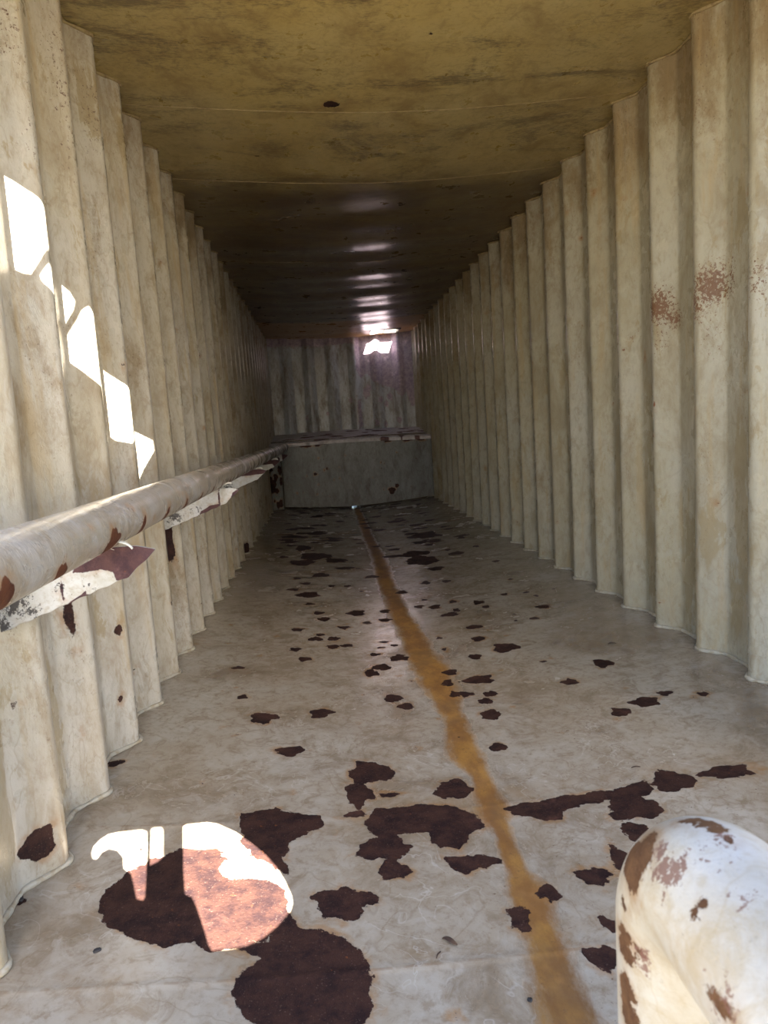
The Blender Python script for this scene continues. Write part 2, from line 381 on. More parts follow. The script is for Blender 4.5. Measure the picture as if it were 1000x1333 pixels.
Z8 = [(95,653,38,15),(262,640,33,13),(473,597,27,11),(507,619,22,9),(36,593,14,5),(408,525,20,10),(437,506,28,9),(490,480,28,9),(418,470,18,5),(635,522,22,8),(630,552,17,9),
 (683,585,20,7),(752,584,22,8),(735,605,22,9),(752,645,27,15),(718,543,50,12),(797,450,42,13),(710,476,19,8),(718,424,21,7),(705,390,28,6),(620,455,8,5),(903,491,9,3),(985,548,20,9),
 (905,331,22,6),(878,365,17,4),(792,296,13,3),(855,290,10,3),(886,300,9,3),(718,319,18,6),(740,332,11,4),(635,354,28,6),(655,342,12,5),(645,317,14,4),(592,332,18,6),(545,332,15,5),
 (562,312,12,3),(497,290,17,5),(447,371,20,5),(365,350,27,8),(395,378,12,4),(328,392,18,5),(270,368,17,6),(255,350,16,5),(230,324,14,3),(225,297,34,8),(195,398,18,5),(247,425,22,6),
 (260,413,12,4),(300,424,19,6),(297,447,17,6),(338,444,18,5),(188,455,18,6),(214,483,18,6),(24,508,18,5),(443,434,14,3),(475,444,9,3),(435,450,12,3),(605,422,12,4),(447,345,16,5),
 (182,282,18,4),(218,264,16,3),(192,250,12,3),(262,240,25,6),(292,272,10,3),(338,272,10,3),(208,204,36,8),(305,198,32,6),(245,186,45,10),(155,188,14,3),(210,162,22,8),(410,245,20,4),
 (565,262,14,5),(625,258,14,4),(595,221,25,6),(550,196,48,12),(535,178,45,8),(655,177,24,5),(575,152,16,3),(560,125,48,9),(605,125,10,3),(668,132,13,3),(710,157,12,3),(768,200,12,3),
 (810,252,8,2),(935,280,5,2),(825,372,5,2),(820,353,8,2),(380,287,6,2),(185,130,40,4),(250,120,30,4),(215,105,35,3),(300,140,25,3),(480,85,30,3),(540,95,28,3),(430,110,20,3),(620,100,18,2)]
B += [(300 + x / 2.222, 640 + y / 2.222, a / 2.222, b / 2.222) for x, y, a, b in Z8]
for (px, py, rx, ry) in B:
    c = on_floor(px, py); a = abs(on_floor(px + rx, py)[0] - on_floor(px - rx, py)[0]) / 2; b = abs(on_floor(px, py + ry)[1] - on_floor(px, py - ry)[1]) / 2
    b = max(b, 0.35 * a)
    q = random.uniform(0, 6.28)
    stamp(rust, FX, FY, (c[0] - 2 * a - .05, c[0] + 2 * a + .05, c[1] - 2 * b - .05, c[1] + 2 * b + .05), lambda X, Y: ell(X, Y, c[0], c[1], a, b, q, -0.06))
for i in range(150):                                      # the thick scatter towards the far end
    y = 5.6 + 4.8 * random.random() ** 0.8; x = CX + random.uniform(-1, 1) * (0.95 if y > 6.5 else 0.75)
    a = random.uniform(0.02, 0.10) * random.choice((1, 1, 0.6)); b = a * random.uniform(0.5, 1.1); q = random.uniform(0, 6.28)
    stamp(rust, FX, FY, (x - 2 * a - .05, x + 2 * a + .05, y - 2 * b - .05, y + 2 * b + .05), lambda X, Y: ell(X, Y, x, y, a, b, q))
for i in range(120):                                      # pin specks
    y = 1.1 + 3 * random.random(); x = random.uniform(-0.7, 1.5); a = random.uniform(0.002, 0.006); q = random.uniform(0, 6.28)
    stamp(rust, FX, FY, (x - .05, x + .05, y - .05, y + .05), lambda X, Y: ell(X, Y, x, y, a, a, q) - 0.002)
FX, FY = GX, GY
# the orange run-off along the crease
RUN = [(748,1345,50),(728,1280,40),(702,1210,28),(686,1160,36),(672,1130,17),(656,1090,15),(642,1050,26),(624,1010,15),(606,985,28),(594,940,17),(578,905,23),(560,870,28),(546,845,22),
 (533,820,18),(520,800,15),(510,775,14),(500,750,13),(492,722,10),(480,700,8),(470,675,6),(463,657,5)]
rw = [(on_floor(p[0], p[1]), abs(on_floor(p[0] + p[2], p[1])[0] - on_floor(p[0], p[1])[0])) for p in RUN]
ry_ = np.array([r[0][1] for r in rw]); rx_ = np.array([r[0][0] for r in rw]); rh_ = np.array([r[1] for r in rw])
o = np.argsort(ry_)
xc = np.interp(FY, ry_[o], rx_[o]); hw = np.interp(FY, ry_[o], rh_[o])
stain = np.clip(1 - np.abs(FX - xc) / (hw * 1.02), -1, 1)
me = grid_mesh('floor', np.stack([FX, FY, FZ], -1), flip=True)
attr(me, 'rust', np.clip(rust, -0.06, 0.06)); attr(me, 'stain', stain)
floor = tag(link('floor', me, M_FLOOR), kind='structure')

# ------------------------------------------------------------------ corrugated walls
def cloud(U, V, specks):                                   # 0..1 densities of chipped specks
    f = np.zeros(U.shape)
    for (u, v, a, b, k_) in specks: f = np.maximum(f, k_ * np.exp(-((U - u) / a) ** 2 - ((V - v) / b) ** 2))
    return f
def wall(name, fxn, mat, spots, polys, flip, specks=(), damp=()):
    wy = ygrid(MOUTH, 11.68, 0.008, 0.0125)
    wz = np.linspace(-1.10, 1.605, 190)
    Y, Z = np.meshgrid(wy, wz)
    X = fxn(Y, Z)
    r = np.full(Y.shape, -0.06)
    for (y, z, a, b) in spots:
        q = random.uniform(0, 6.28)
        stamp(r, Y, Z, (y - 2 * a - .05, y + 2 * a + .05, z - 2 * b - .05, z + 2 * b + .05), lambda A, Bv: ell(A, Bv, y, z, a, b, q))
    for W, d in polys:
        r = np.maximum(r, poly_sd(Y, Z, W) * 0.5 - d)
    me = grid_mesh(name, np.stack([X, Y, Z], -1), flip=flip)
    attr(me, 'rust', np.clip(r, -0.06, 0.06)); attr(me, 'speckle', cloud(Y, Z, specks)); attr(me, 'damp', cloud(Y, Z, damp))
    return tag(link(name, me, mat), kind='structure')
def bead(name, fxn, side, z_at, mat, parent, rad):
    ys = ygrid(MOUTH, 11.6, 0.012, 0.02)
    zz = z_at(ys)
    xs = fxn(ys, zz) - side * rad * 0.4
    rr = rad * (1 + 0.22 * np.sin(ys * 61) + 0.15 * np.sin(ys * 140 + 1))
    return link(name, tube_mesh(name, np.stack([xs, ys, zz], -1), rr, 8), mat, parent)
lsp = [(1.697, -0.990, 0.036, 0.040), (2.455, -0.655, 0.013, 0.018), (1.70, -0.62, 0.006, 0.008), (2.05, -0.86, 0.006, 0.008), (2.43, -0.90, 0.008, 0.012), (1.42, -0.55, 0.006, 0.01),
       (2.87, 0.32, 0.006, 0.008), (1.78, -1.06, 0.02, 0.009), (2.08, -0.50, 0.012, 0.055), (3.50, -0.47, 0.03, 0.13), (3.2, -0.75, 0.006, 0.01), (6.4, -1.03, 0.05, 0.05),
       (1.55, -0.25, 0.008, 0.008), (1.72, -0.12, 0.006, 0.006)]
for i in range(60): lsp.append((random.uniform(1.4, 6), random.uniform(-1.05, 1.4), random.uniform(0.002, 0.005), random.uniform(0.003, 0.007)))
wall_left = wall('wall_left', left_x, M_LEFT, lsp, [], False,
                 [(2.16, 1.25, .06, .25, .45), (2.55, 1.2, .06, .35, .5), (2.9, 1.25, .06, .2, .45), (2.2, 0.95, .05, .2, .4), (1.78, -0.75, .03, .06, .4), (1.70, -0.35, .06, .10, .5)],
                 [(1.90, 1.0, .05, .5, .6), (1.95, -0.75, .05, .3, .7), (2.30, -0.8, .05, .3, .5), (2.28, 0.9, .05, .5, .6), (1.62, -0.6, .05, .4, .9), (2.65, 1.3, .05, .3, .6), (2.5, -0.6, .04, .1, .5), (2.9, 1.35, .06, .2, .7), (3.3, 1.35, .05, .2, .7)])
bead('weld_bead', left_x, -1, lambda y: np.full_like(y, -1.080), M_BEAD, wall_left, 0.0075)
bead('weld_bead', left_x, -1, lambda y: np.full_like(y, 1.578), M_BEAD_ROOF, wall_left, 0.007)
rsp = [(3.23, 0.03, 0.006, 0.012), (2.52, -1.04, 0.02, 0.012), (2.5, -0.98, 0.012, 0.006), (9.75, -0.32, 0.03, 0.38)]
for i in range(70): rsp.append((random.uniform(2.3, 7), random.uniform(-1.05, 1.5), random.uniform(0.002, 0.006), random.uniform(0.003, 0.008)))
wall_right = wall('wall_right', right_x, M_RIGHT, rsp, [], True,
                  [(3.21, 0.49, .07, .09, 1.25), (3.15, 0.42, .05, .06, 1.0), (2.80, 0.50, .08, .10, 1.2), (2.86, 0.44, .06, .09, 1.0), (2.72, 0.52, .03, .09, .8), (2.45, 0.45, .05, .10, .7), (3.55, 0.40, .03, .05, .5), (3.2, 0.33, .04, .1, .5), (2.8, 0.3, .05, .1, .45), (2.85, 1.2, .06, .1, .4)],
                  [(2.66, -0.45, .06, .35, 1.0), (2.70, -0.85, .05, .2, .9), (3.06, -0.75, .05, .3, 1.0), (3.44, -0.80, .05, .25, .9), (3.44, -0.25, .04, .2, .6), (2.50, -0.15, .04, .25, .8), (2.80, -0.55, .04, .18, .6), (3.82, -0.35, .05, .3, .8), (3.83, 0.02, .04, .08, .8), (3.45, 0.05, .03, .2, .5), (2.66, 0.75, .05, .2, .6), (4.2, -0.7, .05, .3, .7), (2.42, 0.7, .05, .3, .6)])
bead('weld_bead', right_x, 1, lambda y: np.full_like(y, -1.080), M_BEAD, wall_right, 0.009)
bead('weld_bead', right_x, 1, lambda y: np.full_like(y, 1.578), M_BEAD_ROOF, wall_right, 0.007)

# ------------------------------------------------------------------ roof with the hatch near the end wall
HX0, HX1, HY0, HY1 = 0.93, 1.375, 11.12, 11.47
cx_ = np.unique(np.concatenate([np.linspace(-0.85, 1.73, 150), [HX0, HX1]]))
cy_ = np.unique(np.concatenate([ygrid(MOUTH, 11.68, 0.02, 0.03), [HY0, HY1]]))
CXg, CYg = np.meshgrid(cx_, cy_)
CZg = ceil_z(CXg, CYg)
cr = np.full(CXg.shape, -0.06)
def on_ceil(px, py):
    r = ray(px, py); p = r * 1.54 / r[2]; return p
for px, py, a, b in [(431, 133, 10, 3), (335, 205, 3, 2), (560, 40, 3, 2)]:
    c = on_ceil(px, py); aa = a * c[1] / 890; bb = max(aa * 0.8, 0.01)
    stamp(cr, CXg, CYg, (c[0] - .2, c[0] + .2, c[1] - .2, c[1] + .2), lambda X, Y: ell(X, Y, c[0], c[1], aa, bb, 1.0))
mx = (cx_[:-1] + cx_[1:]) / 2; my = (cy_[:-1] + cy_[1:]) / 2
keep = ~(((mx > HX0) & (mx < HX1))[None, :] & ((my > HY0) & (my < HY1))[:, None])
me = grid_mesh('ceiling', np.stack([CXg, CYg, CZg], -1), keep=keep)
attr(me, 'rust', np.clip(cr, -0.06, 0.06))
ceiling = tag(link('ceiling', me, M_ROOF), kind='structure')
for ys_ in (3.52, 4.47, 6.5, 8.2, 9.98):
    xs = np.linspace(-0.80, 1.68, 90); yy = ys_ + 0.012 * np.sin(xs * 3)
    link('weld_bead', tube_mesh('weld_bead', np.stack([xs, yy, ceil_z(xs, yy) + 0.001], -1), 0.003 * (1 + 0.3 * np.sin(xs * 70)), 8), M_BEAD_ROOF, ceiling)
hatch = tag(empty('window_1', ((HX0 + HX1) / 2, (HY0 + HY1) / 2, 1.56)), kind='structure')
bm = bmesh.new()
hz = 1.548
for (x0, x1, y0, y1) in ((HX0 - .03, HX0 + .005, HY0 - .03, HY1 + .03), (HX1 - .005, HX1 + .03, HY0 - .03, HY1 + .03), (HX0 - .03, HX1 + .03, HY0 - .03, HY0 + .005), (HX0 - .03, HX1 + .03, HY1 - .005, HY1 + .03)):
    box_bm(bm, x0, x1, y0, y1, hz, hz + .05, .003)
o = bm_obj('window_frame', bm, M_STEEL, hatch); o.location = -hatch.location
bm = bmesh.new(); box_bm(bm, 1.142, 1.162, HY0, HY1, hz + .01, hz + .03, .003)
o = bm_obj('bar', bm, M_STEEL, hatch); o.location = -hatch.location

# ------------------------------------------------------------------ far end: corrugated end wall, ledge, lower wall
ex = np.linspace(-0.86, 1.74, 330); ez = np.linspace(-0.03, 1.60, 160)
EX, EZ = np.meshgrid(ex, ez); EY = end_y(EX)
er = np.full(EX.shape, -0.06)
er = np.maximum(er, poly_sd(EX, EZ, [(0.68, 1.7), (0.68, 1.0), (0.75, 0.86), (0.86, 0.95), (0.95, 0.80), (1.12, 0.72), (1.30, 0.66), (1.42, 0.52), (1.50, 0.62), (1.58, 0.35), (1.75, 0.4), (1.75, 1.7)]) * 0.8)
er = np.maximum(er, poly_sd(EX, EZ, [(0.66, 0.0), (0.66, 0.5), (0.72, 0.5), (0.74, 0.05)]) * 0.7 - 0.012)
er = np.maximum(er, poly_sd(EX, EZ, [(-0.9, 1.7), (-0.9, 1.42), (0.1, 1.38), (0.68, 1.42), (0.68, 1.7)]) * 0.5 - 0.02)
for x, z, a in [(0.82, 0.60, 0.05), (0.86, 0.68, 0.04), (0.97, 0.1, 0.03), (1.12, 0.06, 0.025), (1.35, 0.12, 0.03), (1.15, 0.4, 0.03), (1.22, 0.52, 0.04), (1.05, 0.48, 0.03), (-0.2, 0.25, 0.02), (0.15, 0.3, 0.02), (0.55, 0.5, 0.025)]:
    stamp(er, EX, EZ, (x - .2, x + .2, z - .2, z + .2), lambda X, Y: ell(X, Y, x, z, a, a * 1.4, x * 9))
me = grid_mesh('wall_end', np.stack([EX, EY, EZ], -1)); attr(me, 'rust', np.clip(er, -0.06, 0.06))
tag(link('wall_end', me, M_END), kind='structure')

def sheet_attr(me, P, spots):
    r = np.full(P.shape[:2], -0.06)
    for (u, v, a, b) in spots:
        q = random.uniform(0, 6)
        stamp(r, P[..., 0], P[..., 1], (u - 2 * a - .05, u + 2 * a + .05, v - 2 * b - .05, v + 2 * b + .05), lambda X, Y: ell(X, Y, u, v, a, b, q))
    attr(me, 'rust', r)
# ledge: slopes gently up to the end wall, front lip rolled down
lx = np.linspace(-0.82, 1.70, 130); ly = np.concatenate([[10.30, 10.30, 10.302], np.linspace(10.31, 11.66, 60)])
LX, LY = np.meshgrid(lx, ly)
LZ = -0.140 + 0.136 * (LY - 10.3) / 1.3 + 0.012 * np.sin(LX * 2.2 + 1)
LZ[0] -= 0.05; LZ[1] -= 0.012; LZ[2] -= 0.004
LY[:3] += 0.008 * np.sin(LX[:3] * 19) + 0.006 * np.sin(LX[:3] * 47)
me = grid_mesh('trim_1', np.stack([LX, LY, LZ], -1), flip=True)
sheet_attr(me, np.stack([LX, LY], -1), [(random.uniform(-0.6, 1.65), random.uniform(10.3, 11.5), random.uniform(0.03, 0.13), random.uniform(0.03, 0.10)) for _ in range(30)])
tag(link('trim_1', me, M_LEDGE), kind='structure'); attr(me, 'stain', np.full(LX.shape, -1.0))
# lower wall under the ledge
sx = np.linspace(-0.60, 1.70, 150); sz = np.linspace(-1.068, -0.155, 70)
SX, SZ = np.meshgrid(sx, sz); SY = 10.32 + 0.004 * np.sin(SX * 3) + 0.003 * np.sin(SZ * 7)
SZ = SZ + np.where(SZ < -1.0, floor_z(SX) + 1.085, 0) * np.clip((-1.0 - SZ) / 0.068, 0, 1)
me = grid_mesh('wall_lower', np.stack([SX, SY, SZ], -1), flip=False)
sheet_attr(me, np.stack([SX, SZ], -1), [(-0.12, -0.62, 0.025, 0.02), (1.02, -0.95, 0.05, 0.05), (1.3, -0.2, 0.07, 0.02), (0.06, -0.55, 0.012, 0.02), (1.1, -0.88, 0.03, 0.03)] +
           [(random.uniform(-0.55, 1.6), random.uniform(-0.22, -0.16), 0.05, 0.015) for _ in range(10)] + [(random.uniform(-0.5, 1.6), random.uniform(-1, -0.3), 0.006, 0.008) for _ in range(30)])
tag(link('wall_lower', me, M_STEP), kind='structure')
bm = bmesh.new()                                          # closing plate behind the slot, with the drain notch
box_bm(bm, -0.84, 0.405, 10.48, 10.50, -1.32, -0.10); box_bm(bm, 0.475, 1.72, 10.48, 10.50, -1.32, -0.10); box_bm(bm, 0.405, 0.475, 10.48, 10.50, -1.10, -0.10)
tag(bm_obj('trim_2', bm, M_STEEL), kind='structure')

# ------------------------------------------------------------------ outside: unseen gobo, added so its openings shape the sun patches
def outline(pts): return [(p[0] + SUN[0] * (-4 - p[1]), p[2] + SUN[2] * (-4 - p[1])) for p in pts]
def floor_hole(px): return outline([on_floor(90 + a / 3.125, 1040 + b / 3.125) for a, b in px])
UP = 0.0
holes = [[(a, b + UP) for a, b in h] for h in (
 [(.62,4.715),(.68,4.73),(.72,4.738),(.775,4.742),(.812,4.732),(.824,4.712),(.816,4.676),(.787,4.610),(.753,4.529),(.733,4.482),(.714,4.470),(.6975,4.467),(.66,4.475),(.62,4.49)],
 [(.866,4.722),(.887,4.712),(.95,4.705),(1.0,4.705),(1.043,4.704),(1.045,4.66),(1.015,4.60),(.983,4.534),(.954,4.461),(.8925,4.44),(.825,4.462),(.7865,4.472),(.761,4.480),(.757,4.492),(.769,4.520),(.793,4.573),(.828,4.650),(.843,4.69)])] + [
 floor_hole([(90,225),(100,190),(130,160),(160,140),(200,130),(300,120),(318,128),(320,200),(316,300),(310,405),(295,418),(272,410),(262,360),(250,310),(220,285),(218,240),(195,212),(160,205),(130,220),(110,248),(95,245)]),
 floor_hole([(332,120),(345,112),(375,110),(384,120),(384,238),(355,262),(327,275)]),
 floor_hole([(462,110),(480,98),(560,90),(600,95),(680,130),(745,175),(800,220),(845,270),(880,330),(905,385),(910,425),(900,460),(850,520),(790,570),(720,605),(640,618),(580,624),(565,600),(545,530),(515,440),(498,405),(470,392),(463,300)]),
]
cv = bpy.data.curves.new('sun_gobo', 'CURVE'); cv.dimensions = '2D'; cv.fill_mode = 'BOTH'; cv.extrude = 0.006
def spline(pts):
    sp = cv.splines.new('POLY'); sp.points.add(len(pts) - 1); sp.use_cyclic_u = True
    for p, (a, b) in zip(sp.points, pts): p.co = (a, b, 0, 1)
spline([(0.15, -0.9), (3.25, -0.9), (3.25, 5.05), (0.15, 5.05)])
for h in holes: spline(h)
tmp = bpy.data.objects.new('tmp', cv); COL.objects.link(tmp)
bpy.context.view_layer.update()
me = bpy.data.meshes.new_from_object(tmp.evaluated_get(bpy.context.evaluated_depsgraph_get()))
bpy.data.objects.remove(tmp)
me.name = 'sun_gobo'; me.materials.clear()
scr = tag(link('sun_gobo', me, M_GOBO, smooth=False), kind='structure')
scr.rotation_euler = (math.pi / 2, 0, 0); scr.location = (0, -4, 0)
bm = bmesh.new()
for x in (0.15, 3.17): box_bm(bm, x, x + 0.08, -4.09, -4.01, -1.32, 5.05)  # uprights that hold the added gobo
tag(bm_obj('sun_gobo_posts', bm, M_GOBO), kind='structure').name = 'gobo_posts'

# ------------------------------------------------------------------ handrail along the left wall
rail = tag(empty('handrail', (-0.535, 5.5, -1.085)), 'long thick painted pipe handrail with peeling rust marks running along the left corrugated wall', 'handrail')
def child(o): o.location = tuple(-c for c in rail.location); return o
PX, PZ, PR = -0.535, -0.187, 0.059
py_ = ygrid(0.85, 10.22, 0.008, 0.03)
ang = np.linspace(0, 2 * math.pi, 72, endpoint=False)
PA, PY = np.meshgrid(ang, py_)
prad = PR + 0.004 * np.exp(-((PY - 6.9) / 0.03) ** 2) + 0.004 * np.exp(-((PY - 7.8) / 0.02) ** 2)
prad = prad * np.where(PY > 10.20, 0.93, 1)
P = np.stack([PX + prad * np.cos(PA), PY, PZ + prad * np.sin(PA)], -1)
pr = np.full(PY.shape, -0.06)
SA = (np.mod(PA + math.pi, 2 * math.pi) - math.pi) * PR             # arc length from the camera side
marks = [(1.045, -46, .022, .050, -.35), (1.285, -52, .020, .034, -.5), (1.575, -40, .026, .040, -.3), (1.60, -34, .02, .022, 0.3), (1.85, -42, .017, .036, -.35), (2.14, -44, .017, .034, -.35), (2.44, -46, .017, .033, -.3),
         (2.76, -48, .018, .030, -.3), (3.05, -46, .016, .030, -.3), (3.33, -46, .022, .036, -.3), (3.62, -50, .016, .030, -.3), (3.95, -46, .018, .032, -.3), (4.3, -50, .02, .03, -.2), (4.75, -48, .02, .03, -.2), (5.2, -50, .03, .03, -.2), (5.8, -50, .02, .03, 0), (6.6, -48, .03, .03, 0)]
for (y, deg, a, b, sl) in marks:
    s0 = math.radians(deg) * PR; q = random.uniform(0, 6)
    stamp(pr, PY, SA, (y - .15, y + .15, s0 - .12, s0 + .12), lambda Y, A: ell(Y - sl * (A - s0), A, y, s0, a * 1.35, b * 1.1, q))
for i in range(40):
    y = random.uniform(1, 5); s0 = math.radians(random.uniform(-60, 100)) * PR; a = random.uniform(.0015, .003)
    stamp(pr, PY, SA, (y - .03, y + .03, s0 - .03, s0 + .03), lambda Y, A: ell(Y, A, y, s0, a, a, y) - .001)
me = grid_mesh('pipe', P, wrap=True); attr(me, 'rust', pr)
pipe = child(link('pipe', me, M_PIPE, rail))
bm = bmesh.new()
r_ = bmesh.ops.create_cone(bm, cap_ends=True, segments=48, radius1=PR * .93, radius2=PR * .8, depth=.012)
bmesh.ops.rotate(bm, verts=bm.verts, cent=(0, 0, 0), matrix=Matrix.Rotation(-math.pi / 2, 3, 'X'))
bmesh.ops.translate(bm, verts=bm.verts, vec=(PX, 10.223, PZ))
child(bm_obj('end_cap', bm, M_STEEL, rail))
# gusset brackets: plates standing square to the wall under the pipe
def bracket(y, rust_polys, spots, specks=(), tipx=-0.425, dz=0.0):
    xs = np.linspace(-0.822, tipx, 110); v = np.linspace(0, 1, 40)
    zb = np.interp(xs, [-0.822, -0.712, -0.611, -0.52, -0.495, tipx], [-0.440, -0.401, -0.364, -0.331, -0.322, -0.262]) + dz
    zb = zb + 0.0015 * np.sin(xs * 130) 
    zt = np.full_like(xs, -0.2465) - 0.012 * np.clip((xs + 0.47) / 0.045, 0, 1)
    zt = np.maximum(zt, zb + 0.002)
    V, X = np.meshgrid(v, xs, indexing='ij')
    Z = zb[None] + (zt - zb)[None] * V
    r = np.full(X.shape, -0.06)
    for W in rust_polys: r = np.maximum(r, poly_sd(X, Z, W))
    for (x, z, a, b) in spots: stamp(r, X, Z, (x - .1, x + .1, z - .1, z + .1), lambda A, Bv: ell(A, Bv, x, z, a, b, x * 50))
    front = np.stack([X, np.full_like(X, y), Z], -1); back = front.copy(); back[..., 1] += 0.009
    # one closed skin: front sheet, over the top, back sheet, under the bottom
    Pp = np.concatenate([front, back[::-1]], 0); R = np.concatenate([r, np.full_like(r, -.06)[::-1]], 0)
    me = grid_mesh('bracket', np.transpose(Pp, (1, 0, 2)), wrap=True, flip=False)
    attr(me, 'rust', R.T); attr(me, 'speckle', cloud(Pp[..., 0], Pp[..., 2], specks).T)
    bm2 = bmesh.new(); bm2.from_mesh(me)
    bmesh.ops.holes_fill(bm2, edges=[e for e in bm2.edges if e.is_boundary], sides=0)
    bmesh.ops.recalc_face_normals(bm2, faces=bm2.faces); bm2.to_mesh(me); bm2.free()
    return child(link('bracket', me, M_PLATE, rail, smooth=False))
bracket(1.70, [[(-.625, -.301), (-.60, -.245), (-.42, -.24), (-.41, -.27), (-.505, -.34), (-.525, -.325), (-.53, -.308), (-.555, -.298), (-.59, -.302)], [(-.66, -.39), (-.62, -.369), (-.60, -.362), (-.60, -.350), (-.64, -.374)]],
        [(-.655, -.345, .003, .018), (-.60, -.362, .015, .005)], [(-.77, -.36, .05, .04, 1.1), (-.74, -.39, .04, .02, 1.1), (-.82, -.42, .05, .05, 1.0), (-.60, -.34, .03, .02, .5), (-.66, -.33, .02, .03, .6)])
bracket(3.45, [[(-.64, -.39), (-.55, -.345), (-.52, -.335), (-.53, -.322), (-.57, -.328), (-.62, -.352)], [(-.475, -.33), (-.47, -.30), (-.455, -.27), (-.40, -.24), (-.40, -.28), (-.45, -.32)]],
        [(-.525, -.30, .005, .05)], [(-.755, -.37, .05, .04, 1.1), (-.65, -.34, .06, .04, .6)])
bracket(5.20, [[(-.62, -.29), (-.55, -.24), (-.40, -.24), (-.41, -.28), (-.50, -.285), (-.57, -.29)]], [], [(-.72, -.36, .06, .04, .9)])
bracket(6.95, [[(-.60, -.29), (-.55, -.24), (-.40, -.24), (-.41, -.28), (-.48, -.32), (-.50, -.285)]], [(-.65, -.35, .02, .02)])
bracket(8.70, [[(-.50, -.33), (-.50, -.24), (-.40, -.24), (-.41, -.28)]], [(-.65, -.35, .03, .02), (-.55, -.30, .02, .02)])
# curls of paint lifting off the pipe above the brackets
def curl(y, x, z, ln, wd, yaw, pitch, roll=0.3):
    u = np.linspace(0, 1, 9); v = np.linspace(-.5, .5, 4)
    U, V = np.meshgrid(u, v, indexing='ij')
    L = np.stack([U * ln, V * wd * (1 - .4 * U), .25 * ln * np.sin(U * 2.4) + .1 * wd * V], -1)
    R = np.array(Matrix.Rotation(yaw, 3, 'Z') @ Matrix.Rotation(pitch, 3, 'Y') @ Matrix.Rotation(roll, 3, 'X'))
    me = grid_mesh('paint_flake', L @ R.T + np.array([x, y, z]))
    o_ = link('paint_flake', me, M_FLAKE, rail); m = o_.modifiers.new('thick', 'SOLIDIFY'); m.thickness = .0012
    return child(o_)
curl(1.655, -.505, -.225, .045, .012, 0.1, 0.65); curl(1.665, -.515, -.245, .07, .016, 2.9, 0.2); curl(1.66, -.498, -.215, .03, .016, 0.2, -1.2, 1.2)
curl(3.40, -.50, -.232, .05, .02, 0.1, -.1); curl(3.41, -.52, -.244, .06, .02, 2.8, .2); curl(5.15, -.50, -.238, .05, .025, 0.1, 0.2); curl(6.9, -.50, -.24, .06, .03, 0.1, 0.2)
# plate post under the far end of the rail
ppx = np.linspace(-0.80, -0.60, 24); ppz = np.linspace(-1.083, -0.40, 60)
QX, QZ = np.meshgrid(ppx, ppz); QZ = QZ + np.where(QZ > -.45, .1 * (QX + .6), 0)
fr = np.stack([QX, np.full_like(QX, 9.98), QZ], -1); bk = fr.copy(); bk[..., 1] += .012
Pp = np.concatenate([fr.transpose(1, 0, 2), bk.transpose(1, 0, 2)[::-1]], 0)
me = grid_mesh('end_post', Pp.transpose(1, 0, 2), wrap=True)
r = np.full(Pp.shape[:2], -.06)
for i in range(26):
    x, z, a = random.uniform(-.8, -.6), random.uniform(-1.08, -.42), random.uniform(.01, .035)
    stamp(r, Pp[..., 0], Pp[..., 2], (x - .2, x + .2, z - .2, z + .2), lambda A, Bv: ell(A, Bv, x, z, a, a * 1.8, x * 90))
attr(me, 'rust', r.T)
child(link('end_post', me, M_STEP, rail, smooth=False))

# ------------------------------------------------------------------ blurred rail end, lower right corner
EXc, EYc, EZc, ER = 0.331, 0.605, -0.448, 0.069
path = [(EXc, y, EZc) for y in np.linspace(-0.75, EYc - 0.071, 60)]
path += [(EXc, EYc - 0.071 + 0.071 * math.sin(t), EZc - 0.071 + 0.071 * math.cos(t)) for t in np.linspace(0.08, math.pi / 2 - 0.02, 30)]
path += [(EXc, EYc, z) for z in np.linspace(EZc - 0.08, -1.127, 70)]
P = tube_points(path, ER, 72)
er = np.full(P.shape[:2], -0.06)
def blob3(c, rad, lift=0.0):
    global er
    er = np.maximum(er, rad - np.linalg.norm(P - np.array(c), axis=2) - lift)
def on_rail(px, py):                                      # the point of the rail's skin seen at a pixel
    r0 = ray(px, py); r0 = r0 / np.linalg.norm(r0); V = P.reshape(-1, 3); t = V @ r0
    d = np.linalg.norm(V - t[:, None] * r0, axis=1)
    ok = d < 0.006
    if not ok.any(): return V[np.argmin(d)]
    i = np.where(ok)[0]; return V[i[np.argmin(t[i])]]
for px, py, rad in [(842,1084,.009),(836,1092,.014),(830,1106,.019),(823,1122,.020),(817,1138,.016),(815,1110,.018),(890,1060,.006),(903,1061,.008),(920,1066,.010),(935,1074,.009),(948,1084,.006),
                    (806,1180,.005),(806,1215,.010),(809,1232,.013),(811,1245,.010),(808,1272,.010),(810,1290,.014),(812,1308,.014),(814,1328,.015),(831,1247,.004),(897,1180,.004),(908,1178,.003),(902,1222,.003),(895,1232,.003),(925,1295,.004),(928,1308,.005),(950,1325,.005)]:
    blob3(on_rail(px, py), rad, 0.0015)
me = grid_mesh('pipe_rail', P, wrap=True); attr(me, 'rust', np.clip(er, -.06, .06))
esp = np.zeros(P.shape[:2])
for px, py, rad, kk in [(865,1125,.020,1.0),(872,1140,.016,1.0),(855,1105,.012,1.0),(858,1150,.010,.7),(890,1130,.012,.8),(985,1180,.03,.8),(965,1165,.015,.7),(895,1180,.012,.6),(900,1225,.010,.7),(926,1300,.012,.8),(950,1320,.014,.8),(915,1095,.02,.5),(940,1090,.02,.6),(828,1245,.012,.9),(830,1260,.012,.7)]:
    esp = np.maximum(esp, 1.25 * kk * np.exp(-(np.linalg.norm(P - np.array(on_rail(px, py)), axis=2) / rad) ** 2))
attr(me, 'speckle', esp)
elbow = tag(link('pipe_rail', me, M_ELBOW), 'whitish scuffed pipe rail bending down into a post, close up in the lower right corner', 'pipe rail')

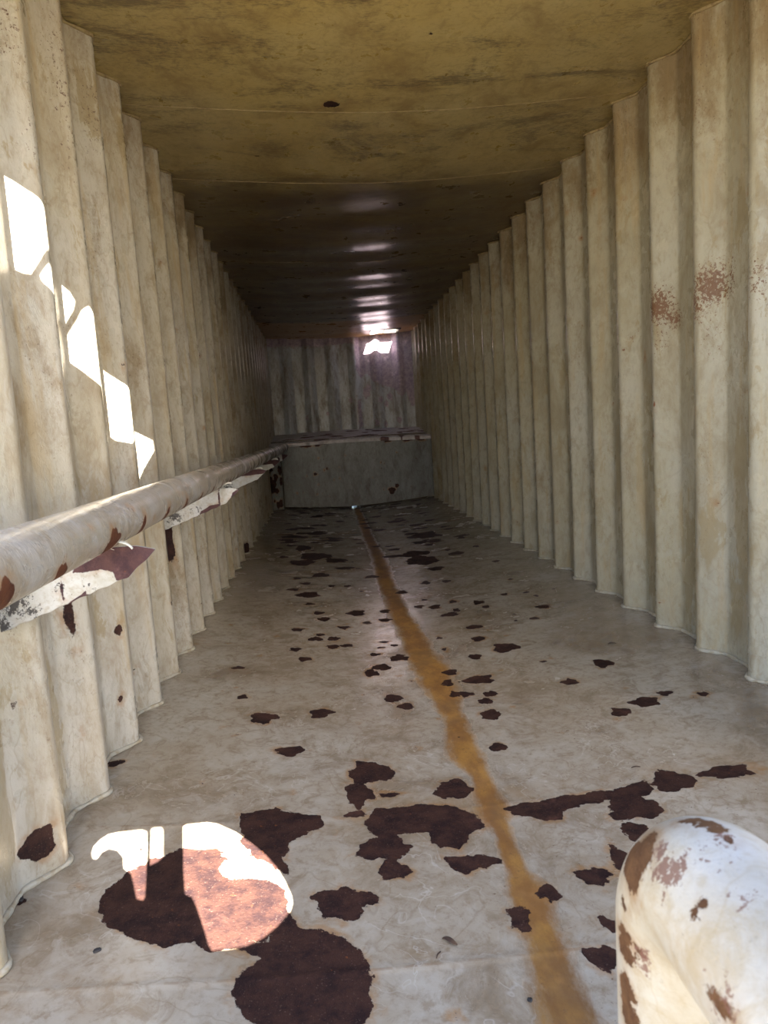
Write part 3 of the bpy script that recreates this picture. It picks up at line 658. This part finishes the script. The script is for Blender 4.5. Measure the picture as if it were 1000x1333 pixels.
# ------------------------------------------------------------------ loose bits on the floor
def chip(name, px, py, sx_, sy_, sz_, mat, label, cat, rot=0.0, seed=0):
    c = on_floor(px, py); rnd = random.Random(seed)
    bm_ = bmesh.new(); bmesh.ops.create_icosphere(bm_, subdivisions=2, radius=1.0)
    for v in bm_.verts:
        f = 1 + rnd.uniform(-.18, .18); v.co = Vector((v.co.x * f * sx_, v.co.y * f * sy_, max(v.co.z, -.5) * f * sz_))
    zmin = min(v.co.z for v in bm_.verts)
    o_ = bm_obj(name, bm_, mat, None, False); o_.location = (c[0], c[1], float(floor_z(c[0])) - zmin); o_.rotation_euler = (0, 0, rot)
    return tag(o_, label, cat, 'gravel chips scattered on the floor')
chip('gravel_chip', 126, 1238, .009, .006, .004, M_CHIP, 'small black gravel chip on the floor below the sunlit patch', 'gravel', .4, 1)
chip('gravel_chip', 27, 1172, .007, .008, .004, M_CHIP, 'small black gravel chip near the foot of the nearest left ribs', 'gravel', .2, 2)
chip('gravel_chip', 690, 1302, .005, .006, .003, M_CHIP, 'tiny dark gravel chip beside the orange rust stain, low in the picture', 'gravel', .2, 3)
def strip(name, px, py, pts, wd, mat, label, cat, lift=.002, arch=.004):
    c = on_floor(px, py); pts = np.array(pts); n = len(pts)
    T = np.gradient(pts, axis=0); N_ = np.stack([-T[:, 1], T[:, 0]], 1); N_ /= np.linalg.norm(N_, axis=1)[:, None]
    u = np.linspace(0, 1, n); w = wd * np.sin(np.clip(u, .06, .94) * math.pi) ** .7
    rows = []
    for s_ in (-1, -.4, .4, 1):
        q = pts + N_ * (w * s_)[:, None]
        rows.append(np.stack([q[:, 0], q[:, 1], lift + arch * np.sin(u * math.pi) + .002 * abs(s_)], 1))
    me_ = grid_mesh(name, np.stack(rows, 1)); o_ = link(name, me_, mat)
    m = o_.modifiers.new('thick', 'SOLIDIFY'); m.thickness = .001
    o_.location = (c[0], c[1], float(floor_z(c[0])))
    return tag(o_, label, cat)
t = np.linspace(0, 1, 14)
strip('dry_leaf', 586, 1225, np.stack([-.016 + .03 * t, .012 * np.cos(t * 3.0) - .004], 1), .006, M_LEAF, 'curled dark dry leaf lying on the weld seam left of the orange stain', 'leaf')
strip('twig', 571, 1243, np.stack([-.006 + .012 * t, -.010 + .02 * t + .002 * np.sin(t * 5)], 1), .0012, M_LEAF, 'short thin dark twig below the curled leaf', 'twig', .001, .001)
strip('twig', 828, 999, np.stack([-.015 + .03 * t, .004 * np.sin(t * 3)], 1), .0012, M_LEAF, 'thin dark twig on the bare floor right of the rust stain', 'twig', .001, .001)
strip('dry_leaf', 797, 838, np.stack([-.02 + .04 * t, .006 * np.sin(t * 4)], 1), .006, M_LEAF, 'small dark leaf scrap by the foot of the right wall', 'leaf')
